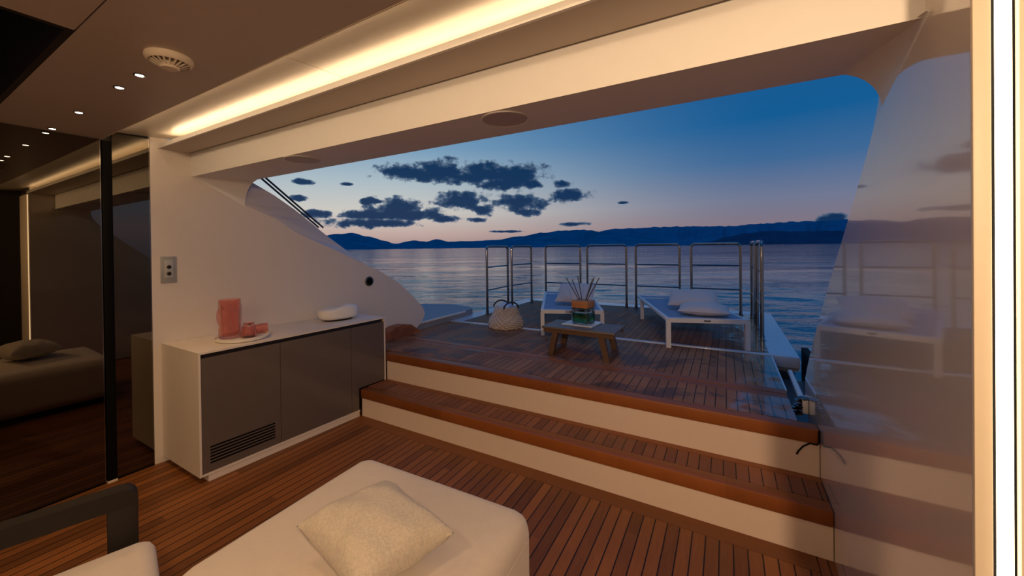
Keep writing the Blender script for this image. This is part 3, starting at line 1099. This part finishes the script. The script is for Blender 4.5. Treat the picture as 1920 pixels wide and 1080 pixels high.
OX0, OX1, OY0, OY1, OZ = -1.60, -0.655, 0.53, 1.40, 0.445
ot = thing('ottoman', 'large square oatmeal upholstered ottoman on the teak floor', 'ottoman', ((OX0 + OX1) / 2, (OY0 + OY1) / 2, 0), R(2.0))
hw, hd = (OX1 - OX0) / 2, (OY1 - OY0) / 2
bm = bmesh.new()
rounded_pad(bm, -hw, hw, -hd, hd, 0.05, OZ, 0.075, 0.012, 8)
obj('cushioned_body', bm, M['fabric'], ot, True)
bm = bmesh.new()
pts = []
hx, hy, rr = hw - 0.0015, hd - 0.0015, 0.075
for (cx, cy, a0) in ((hx - rr, hy - rr, 0), (-hx + rr, hy - rr, pi / 2), (-hx + rr, -hy + rr, pi), (hx - rr, -hy + rr, 1.5 * pi)):
    for i in range(7):
        a = a0 + pi / 2 * i / 6
        pts.append((cx + rr * cos(a), cy + rr * sin(a), OZ - 0.092))
pts.append(pts[0])
add_tube(bm, pts, 0.0028, 8, cap=False)
obj('piping', bm, M['fabric'], ot, True)
for sx_ in (-1, 1):
    for sy_ in (-1, 1):
        bm = bmesh.new()
        add_lathe(bm, [(0.022, 0.0), (0.028, 0.052)], 16, c=(sx_ * (hw - 0.09), sy_ * (hd - 0.09), 0))
        obj('foot', bm, M['darkwood'], ot, True)

bm = bmesh.new()
cushion(bm, 0.405, 0.355, 0.185, 0.12, 40, 0.006, 3)
cu = obj('throw_cushion', bm, M['linen'], smooth=True)
cu.rotation_euler = (R(-2), R(2), R(-11))
cu.location = (-1.022, 0.905, OZ + 0.108)
tag(cu, 'beige linen scatter cushion lying on the ottoman', 'cushion')

# armchair, only its arm and a seat corner reach into view
ac = thing('armchair', 'dark wood armchair with a pale seat cushion beside the ottoman', 'armchair', (-1.905, 0.555, 0), R(-15))
# local: +y is the front, the visible arm runs back along -y at x = 0
for (ax, nm) in ((-0.06, 0), (0.70, 1)):
    bm = bmesh.new()
    pr = [(ax, -0.66, 0.62), (ax, -0.045, 0.62)] + [(ax, -0.045 + 0.045 * sin(pi / 2 * i / 6), 0.575 + 0.045 * cos(pi / 2 * i / 6)) for i in range(1, 7)] + [(ax, 0.0, 0.555), (ax, -0.66, 0.555)]
    add_prism(bm, pr, (0.06, 0, 0))
    obj('armrest', bm, M['darkwood'], ac, True)
    for (ya, yb) in ((-0.085, -0.001), (-0.66, -0.585)):
        box('leg', M['darkwood'], ax + 0.001, ax + 0.059, ya, yb, 0.0, 0.556, ac, 0.004)
box('front_rail', M['darkwood'], 0.0, 0.70, -0.080, -0.035, 0.22, 0.29, ac, 0.004)
box('back_rail', M['darkwood'], 0.0, 0.70, -0.65, -0.60, 0.22, 0.29, ac, 0.004)
bm = bmesh.new()
rounded_pad(bm, 0.015, 0.685, -0.62, 0.045, 0.29, 0.435, 0.05, 0.015, 4)
obj('seat_cushion', bm, M['fabric'], ac, True)
bm = bmesh.new()
rounded_pad(bm, 0.015, 0.685, -0.80, -0.63, 0.30, 0.80, 0.06, 0.0, 4)
obj('back_cushion', bm, M['fabric'], ac, True)

# ------------------------------------------------------------------ sun loungers
def lounger(loc, rot, label, L=1.85, W=0.70):
    t = thing('sun_lounger', label, 'sun lounger', loc, rot, group='sun loungers on the platform')
    H = 0.292
    tk = 0.042
    # local: +x across the foot, +y towards the head
    def leg_frame(y):
        bm = bmesh.new()
        r = 0.035
        pr = [(0, 0.0), (0, H - r)] + [(r - r * cos(pi / 2 * i / 5), H - r + r * sin(pi / 2 * i / 5)) for i in range(1, 6)]
        pr += [(W - r + r * sin(pi / 2 * i / 5), H - r + r * cos(pi / 2 * i / 5)) for i in range(0, 6)] + [(W, 0.0)]
        inn = [(W - tk, 0.0), (W - tk, H - tk), (tk, H - tk), (tk, 0.0)]
        add_prism(bm, [(a, y, b) for (a, b) in pr + inn], (0, tk, 0))
        return bm
    obj('foot_frame', leg_frame(0.0), M['alu'], t)
    obj('head_frame', leg_frame(L - 0.32), M['alu'], t)
    for x in (0.001, W - 0.036):
        box('side_rail', M['alu'], x, x + 0.035, tk, L, H - 0.034, H - 0.002, t, 0.004)
    box('end_rail', M['alu'], 0.036, W - 0.036, L - 0.036, L, H - 0.034, H - 0.002, t, 0.004)
    for (x, y) in ((0.006, 0.006), (W - 0.036, 0.006), (0.006, L - 0.314), (W - 0.036, L - 0.314)):
        box('glide', M['black'], x, x + 0.03, y, y + 0.03, -0.001, 0.006, t)
    bm = bmesh.new()
    n = 12
    vs = []
    for i in range(n + 1):
        for j in range(5):
            u = j / 4
            vs.append(bm.verts.new((0.03 + (W - 0.06) * u, 0.02 + (L - 0.05) * i / n, H - 0.003 - 0.008 * 4 * u * (1 - u))))
    for i in range(n):
        for j in range(4):
            bm.faces.new((vs[i * 5 + j], vs[i * 5 + j + 1], vs[i * 5 + j + 6], vs[i * 5 + j + 5]))
    bmesh.ops.solidify(bm, geom=bm.faces[:], thickness=0.006)
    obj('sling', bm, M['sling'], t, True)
    box('latch', M['hull'], W * 0.5 - 0.03, W * 0.5 + 0.03, -0.003, 0.0, H - 0.027, H - 0.014, t)
    return t


LR = lounger((-0.502, 4.115, Z2), R(19.0), 'white framed sun lounger nearer the glossy wall, with two pillows on its foot end', 1.85, 0.74)
LL = lounger((-1.805, 4.03, Z2), R(22), 'white framed sun lounger behind the low teak table, with a single grey pillow')


def pillow(owner, x, y, w_, h_, t_, tilt, z, label, yaw=0.0):
    bm = bmesh.new()
    cushion(bm, w_, h_, t_, 0.05, 22, 0.002, int(x * 100))
    o = obj('pillow', bm, M['pillow'], smooth=True)
    m = Matrix.Translation(owner.location) @ Matrix.Rotation(owner.rotation_euler.z, 4, 'Z') @ Matrix.Translation((x, y, z)) \
        @ Matrix.Rotation(yaw, 4, 'Z') @ Matrix.Rotation(tilt, 4, 'X')
    o.matrix_world = m
    tag(o, label, 'pillow', group='grey pillows on the loungers')


pillow(LR, 0.42, 0.28, 0.47, 0.34, 0.115, R(4), 0.29 + 0.056, 'front grey pillow lying flat on the lounger by the glossy wall', R(-18))
pillow(LR, 0.42, 0.64, 0.50, 0.34, 0.12, R(24), 0.29 + 0.118, 'rear grey pillow propped behind another on the lounger by the glossy wall', R(-18))
pillow(LL, 0.42, 0.50, 0.47, 0.34, 0.13, R(36), 0.29 + 0.135, 'grey pillow propped on the lounger behind the reed diffuser', R(-17))

# ------------------------------------------------------------------ low table and diffuser
tb = thing('coffee_table', 'low brown teak table with sled legs standing on the deck', 'table', (-1.145, 3.52, Z2), R(-0.5))
TH = 0.264
for k in range(4):
    y0 = -0.188 + k * 0.0945
    box('slat', M['tabletop'], -0.337, 0.337, y0, y0 + 0.0905, TH - 0.020, TH, tb, 0.003)
box('apron', M['tablewood'], -0.325, 0.325, -0.175, -0.150, TH - 0.056, TH - 0.0205, tb)
box('apron', M['tablewood'], -0.325, 0.325, 0.150, 0.175, TH - 0.056, TH - 0.0205, tb)
for s in (-1, 1):
    for (ya, yb) in ((-0.172, -0.122), (0.122, 0.172)):
        bm = bmesh.new()
        xt, xb = s * 0.205, s * 0.262
        add_prism(bm, [(xb - 0.024, ya, 0.0), (xb + 0.024, ya, 0.0), (xt + 0.026, ya, TH - 0.021), (xt - 0.026, ya, TH - 0.021)], (0, yb - ya, 0))
        obj('leg', bm, M['tablewood'], tb)
    box('runner', M['tablewood'], s * 0.262 - 0.024, s * 0.262 + 0.024, -0.1215, 0.1215, 0.0, 0.040, tb)

bm = bmesh.new()
add_bevel_box(bm, -0.15, 0.15, -0.14, 0.14, 0.0, 0.010, 0.003)
tag(obj('tile', bm, M['tile'], loc=(-1.182, 3.605, Z2 + TH + 0.0005), rotz=R(-4)), 'pale square tile under the reed diffuser on the low table', 'tile')
df = thing('reed_diffuser', 'green glass reed diffuser with an orange wood cap and dark reeds', 'diffuser', (-1.165, 3.59, Z2 + TH + 0.011), R(-8))
bm = bmesh.new()
add_bevel_box(bm, -0.084, 0.084, -0.084, 0.084, 0.0, 0.150, 0.014, 3)
add_bevel_box(bm, -0.076, 0.076, -0.076, 0.076, 0.014, 0.146, 0.010, 3)
for f in bm.faces:
    pass
obj('bottle', bm, M['glass'], df, True)
bm = bmesh.new()
add_bevel_box(bm, -0.0755, 0.0755, -0.0755, 0.0755, 0.0145, 0.100, 0.010, 3)
obj('oil', bm, M['liquid'], df, True)
box('cap', M['capwood'], -0.082, 0.082, -0.082, 0.082, 0.151, 0.218, df, 0.004)
for (dx, dy, h) in ((-0.165, -0.02, 0.205), (-0.085, 0.06, 0.225), (0.075, 0.05, 0.205), (0.125, -0.02, 0.225), (0.150, 0.03, 0.215), (-0.14, 0.05, 0.185)):
    bm = bmesh.new()
    add_tube(bm, [(-dx * 0.14, -dy * 0.14, 0.110), (dx, dy, 0.218 + h)], 0.0042, 8)
    obj('reed', bm, M['reed'], df, True)

# ------------------------------------------------------------------ rope basket
bk = thing('basket', 'cream woven rope basket with dark leather handles on the deck', 'basket', (-2.38, 4.255, Z2))
bm = bmesh.new()
SEG, ROWS = 72, 18
rings = []
prof = lambda t: 0.205 + 0.018 * sin(pi * min(1, t * 1.6)) - 0.075 * t ** 1.5
for i in range(ROWS * 2 + 1):
    t = i / (ROWS * 2)
    ring = []
    for j in range(SEG):
        a = 2 * pi * j / SEG
        r = prof(t) + 0.011 * sin(20 * a + 5 * t * 2 * pi)
        r += 0.006 * sin(2 * pi * 9 * t + 10 * a)
        ring.append(bm.verts.new((r * cos(a), r * sin(a), 0.004 + 0.250 * t + 0.008 * (sin(20 * a) if i == 0 else 0))))
    rings.append(ring)
inner = []
for i in range(ROWS * 2, -1, -4):
    t = i / (ROWS * 2)
    inner.append([bm.verts.new(((prof(t) - 0.024) * cos(2 * pi * j / SEG), (prof(t) - 0.024) * sin(2 * pi * j / SEG), 0.012 + 0.250 * t)) for j in range(SEG)])
rings += inner
for i in range(len(rings) - 1):
    for j in range(SEG):
        bm.faces.new((rings[i][j], rings[i][(j + 1) % SEG], rings[i + 1][(j + 1) % SEG], rings[i + 1][j]))
bm.faces.new(rings[0][::-1])
bm.faces.new(rings[-1])
obj('body', bm, M['rope'], bk, True)
for k in range(2):
    bm = bmesh.new()
    pts = []
    for i in range(15):
        a = pi * i / 14
        pts.append((0.105 * cos(a), 0.125 if k else -0.125, 0.250 + 0.075 * sin(a)))
    add_tube(bm, pts, 0.010, 8)
    bmesh.ops.rotate(bm, verts=bm.verts[:], cent=(0, 0, 0.25), matrix=Matrix.Rotation(R(60), 3, 'Z'))
    obj('handle', bm, M['leather'], bk, True)
bm = bmesh.new()
cushion(bm, 0.145, 0.145, 0.10, 0.05, 14, 0.006, 9)
bmesh.ops.translate(bm, verts=bm.verts[:], vec=(0, 0, 0.255))
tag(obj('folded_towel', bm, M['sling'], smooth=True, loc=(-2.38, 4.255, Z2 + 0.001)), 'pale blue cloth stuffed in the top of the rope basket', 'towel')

# ------------------------------------------------------------------ railing gates
def gate(p0, p1, label, h=1.02):
    a, b = Vector((p0[0], p0[1], 0)), Vector((p1[0], p1[1], 0))
    d = b - a
    L = d.length
    t = thing('railing_gate', label, 'railing', (a.x, a.y, Z2), math.atan2(d.y, d.x), group='steel railing gates')
    r, tr = 0.05, 0.0185
    bm = bmesh.new()
    pts = [(0, 0, 0.02), (0, 0, h - r)] + [(r - r * cos(pi / 2 * i / 6), 0, h - r + r * sin(pi / 2 * i / 6)) for i in range(1, 7)]
    pts += [(L - r + r * sin(pi / 2 * i / 6), 0, h - r + r * cos(pi / 2 * i / 6)) for i in range(0, 7)] + [(L, 0, 0.02)]
    add_tube(bm, pts, tr, 12)
    obj('hoop', bm, M['steel'], t, True)
    for z in (0.36, 0.705):
        bm = bmesh.new()
        add_tube(bm, [(tr * 0.6, 0, z), (L - tr * 0.6, 0, z)], 0.0105, 8)
        obj('crossbar', bm, M['steel'], t, True)
    for x in (0, L):
        bm = bmesh.new()
        add_lathe(bm, [(0.034, 0.001), (0.034, 0.008), (0.023, 0.012), (0.023, 0.06)], 16, c=(x, 0, 0))
        obj('socket', bm, M['steel'], t, True)


gate((-3.09, 4.95), (-3.10, 5.62), 'side railing gate behind the rope basket')
gate((-3.10, 5.76), (-3.02, 6.36), 'side railing gate just beyond the one behind the basket')
gate((-2.80, 6.5), (-2.153, 6.5), 'steel railing gate right behind the reed diffuser, first of the far row')
gate((-2.031, 6.5), (-1.385, 6.5), 'steel railing gate in the gap between the two loungers')
gate((-1.236, 6.5), (-0.599, 6.5), 'steel railing gate behind the far head end of the lounger by the glossy wall')
gate((-0.44, 6.5), (0.183, 6.5), 'steel railing gate behind the pillows of the lounger by the glossy wall')
gate((0.322, 4.86), (0.318, 5.50), 'nearer gate of the edge-on side railing by the glossy wall', 1.03)
gate((0.312, 5.64), (0.305, 6.28), 'farther gate of the edge-on side railing by the glossy wall', 1.03)

# ------------------------------------------------------------------ gunwales, hinge gear, stay rods
gl = thing('gunwale', 'grey non-slip hull shoulder beyond the white wing', 'gunwale', kind='structure')
bm = bmesh.new()
add_prism(bm, [(-3.27, 3.40, 0.0), (-3.27, 4.60, 0.0), (-3.30, 4.86, 0.0), (-3.48, 5.02, 0.0), (-3.85, 5.08, 0.0), (-4.3, 4.95, 0.0), (-4.7, 4.5, 0.0), (-4.9, 3.40, 0.0)], (0, 0, 0.578))
obj('shoulder', bm, M['gunwale'], gl)
bm = bmesh.new()
add_box(bm, -3.275, -3.253, 3.42, 4.62, 0.562, 0.582)
obj('rubbing_strip', bm, M['white'], gl)

gr_ = thing('gunwale', 'dark hull shoulder beyond the glossy wall', 'gunwale', kind='structure')
bm = bmesh.new()
add_prism(bm, [(0.66, 3.0, 0.0), (0.66, 4.62, 0.0), (0.72, 4.78, 0.0), (1.3, 4.78, 0.0), (1.5, 3.0, 0.0)], (0, 0, 0.50))
obj('shoulder', bm, M['rim'], gr_)
bm = bmesh.new()
add_box(bm, 0.61, 0.66, 3.0, 4.62, 0.0, 0.52)
obj('fender_strip', bm, M['black'], gr_)
S(box('gap_well', M['hull'], 0.347, 0.61, YR2 + 0.5, 4.26, 0.0, 0.30), 'dark gap beside the deck holding the hinge arm', 'gap')

hg = thing('hinge_arm', 'steel hinge arm in the gap beside the deck', 'hinge')
bm = bmesh.new()
add_tube(bm, [(0.415, 3.10, 0.50), (0.45, 3.95, 0.45)], 0.020, 12)
obj('rod', bm, M['rim'], hg, True)
bm = bmesh.new()
for k in range(5):
    add_lathe(bm, [(0.018, 0.0), (0.032, 0.006), (0.032, 0.014), (0.018, 0.020)], 18, c=(0.375 + 0.008 * k, 3.02 + 0.02 * (k % 2), 0.44 + 0.024 * k))
obj('knuckle', bm, M['steel'], hg, True)
box('bracket', M['alu'], 0.400, 0.429, 2.99, 3.09, 0.46, 0.545, hg, 0.006)

bl = bmesh.new()
add_prism(bl, [(xw(3.05) + 0.004, 2.98, Z2 - 0.0005), (xw(3.05) + 0.004, 3.02, Z2 + 0.10), (xw(3.05) + 0.004, 3.12, Z2 + 0.135), (xw(3.05) + 0.004, 3.24, Z2 + 0.142),
               (xw(3.05) + 0.004, 3.36, Z2 + 0.12), (xw(3.05) + 0.004, 3.50, Z2 + 0.03), (xw(3.05) + 0.004, 3.54, Z2 - 0.0005)], (0.12, 0, 0))
tag(obj('wood_fairing', bl, M['deckboard']), 'low curved teak fairing against the foot of the white wing', 'fairing')

sr = thing('stay_rod', 'pair of slim dark rods slanting down behind the white wing', 'rod')
for dy in (0.0, 0.055):
    bm = bmesh.new()
    add_tube(bm, [(-3.835, 1.63 + dy, 2.515), (-3.77, 2.62 + dy, 1.74)], 0.010, 8)
    obj('rod', bm, M['hull'], sr, True)
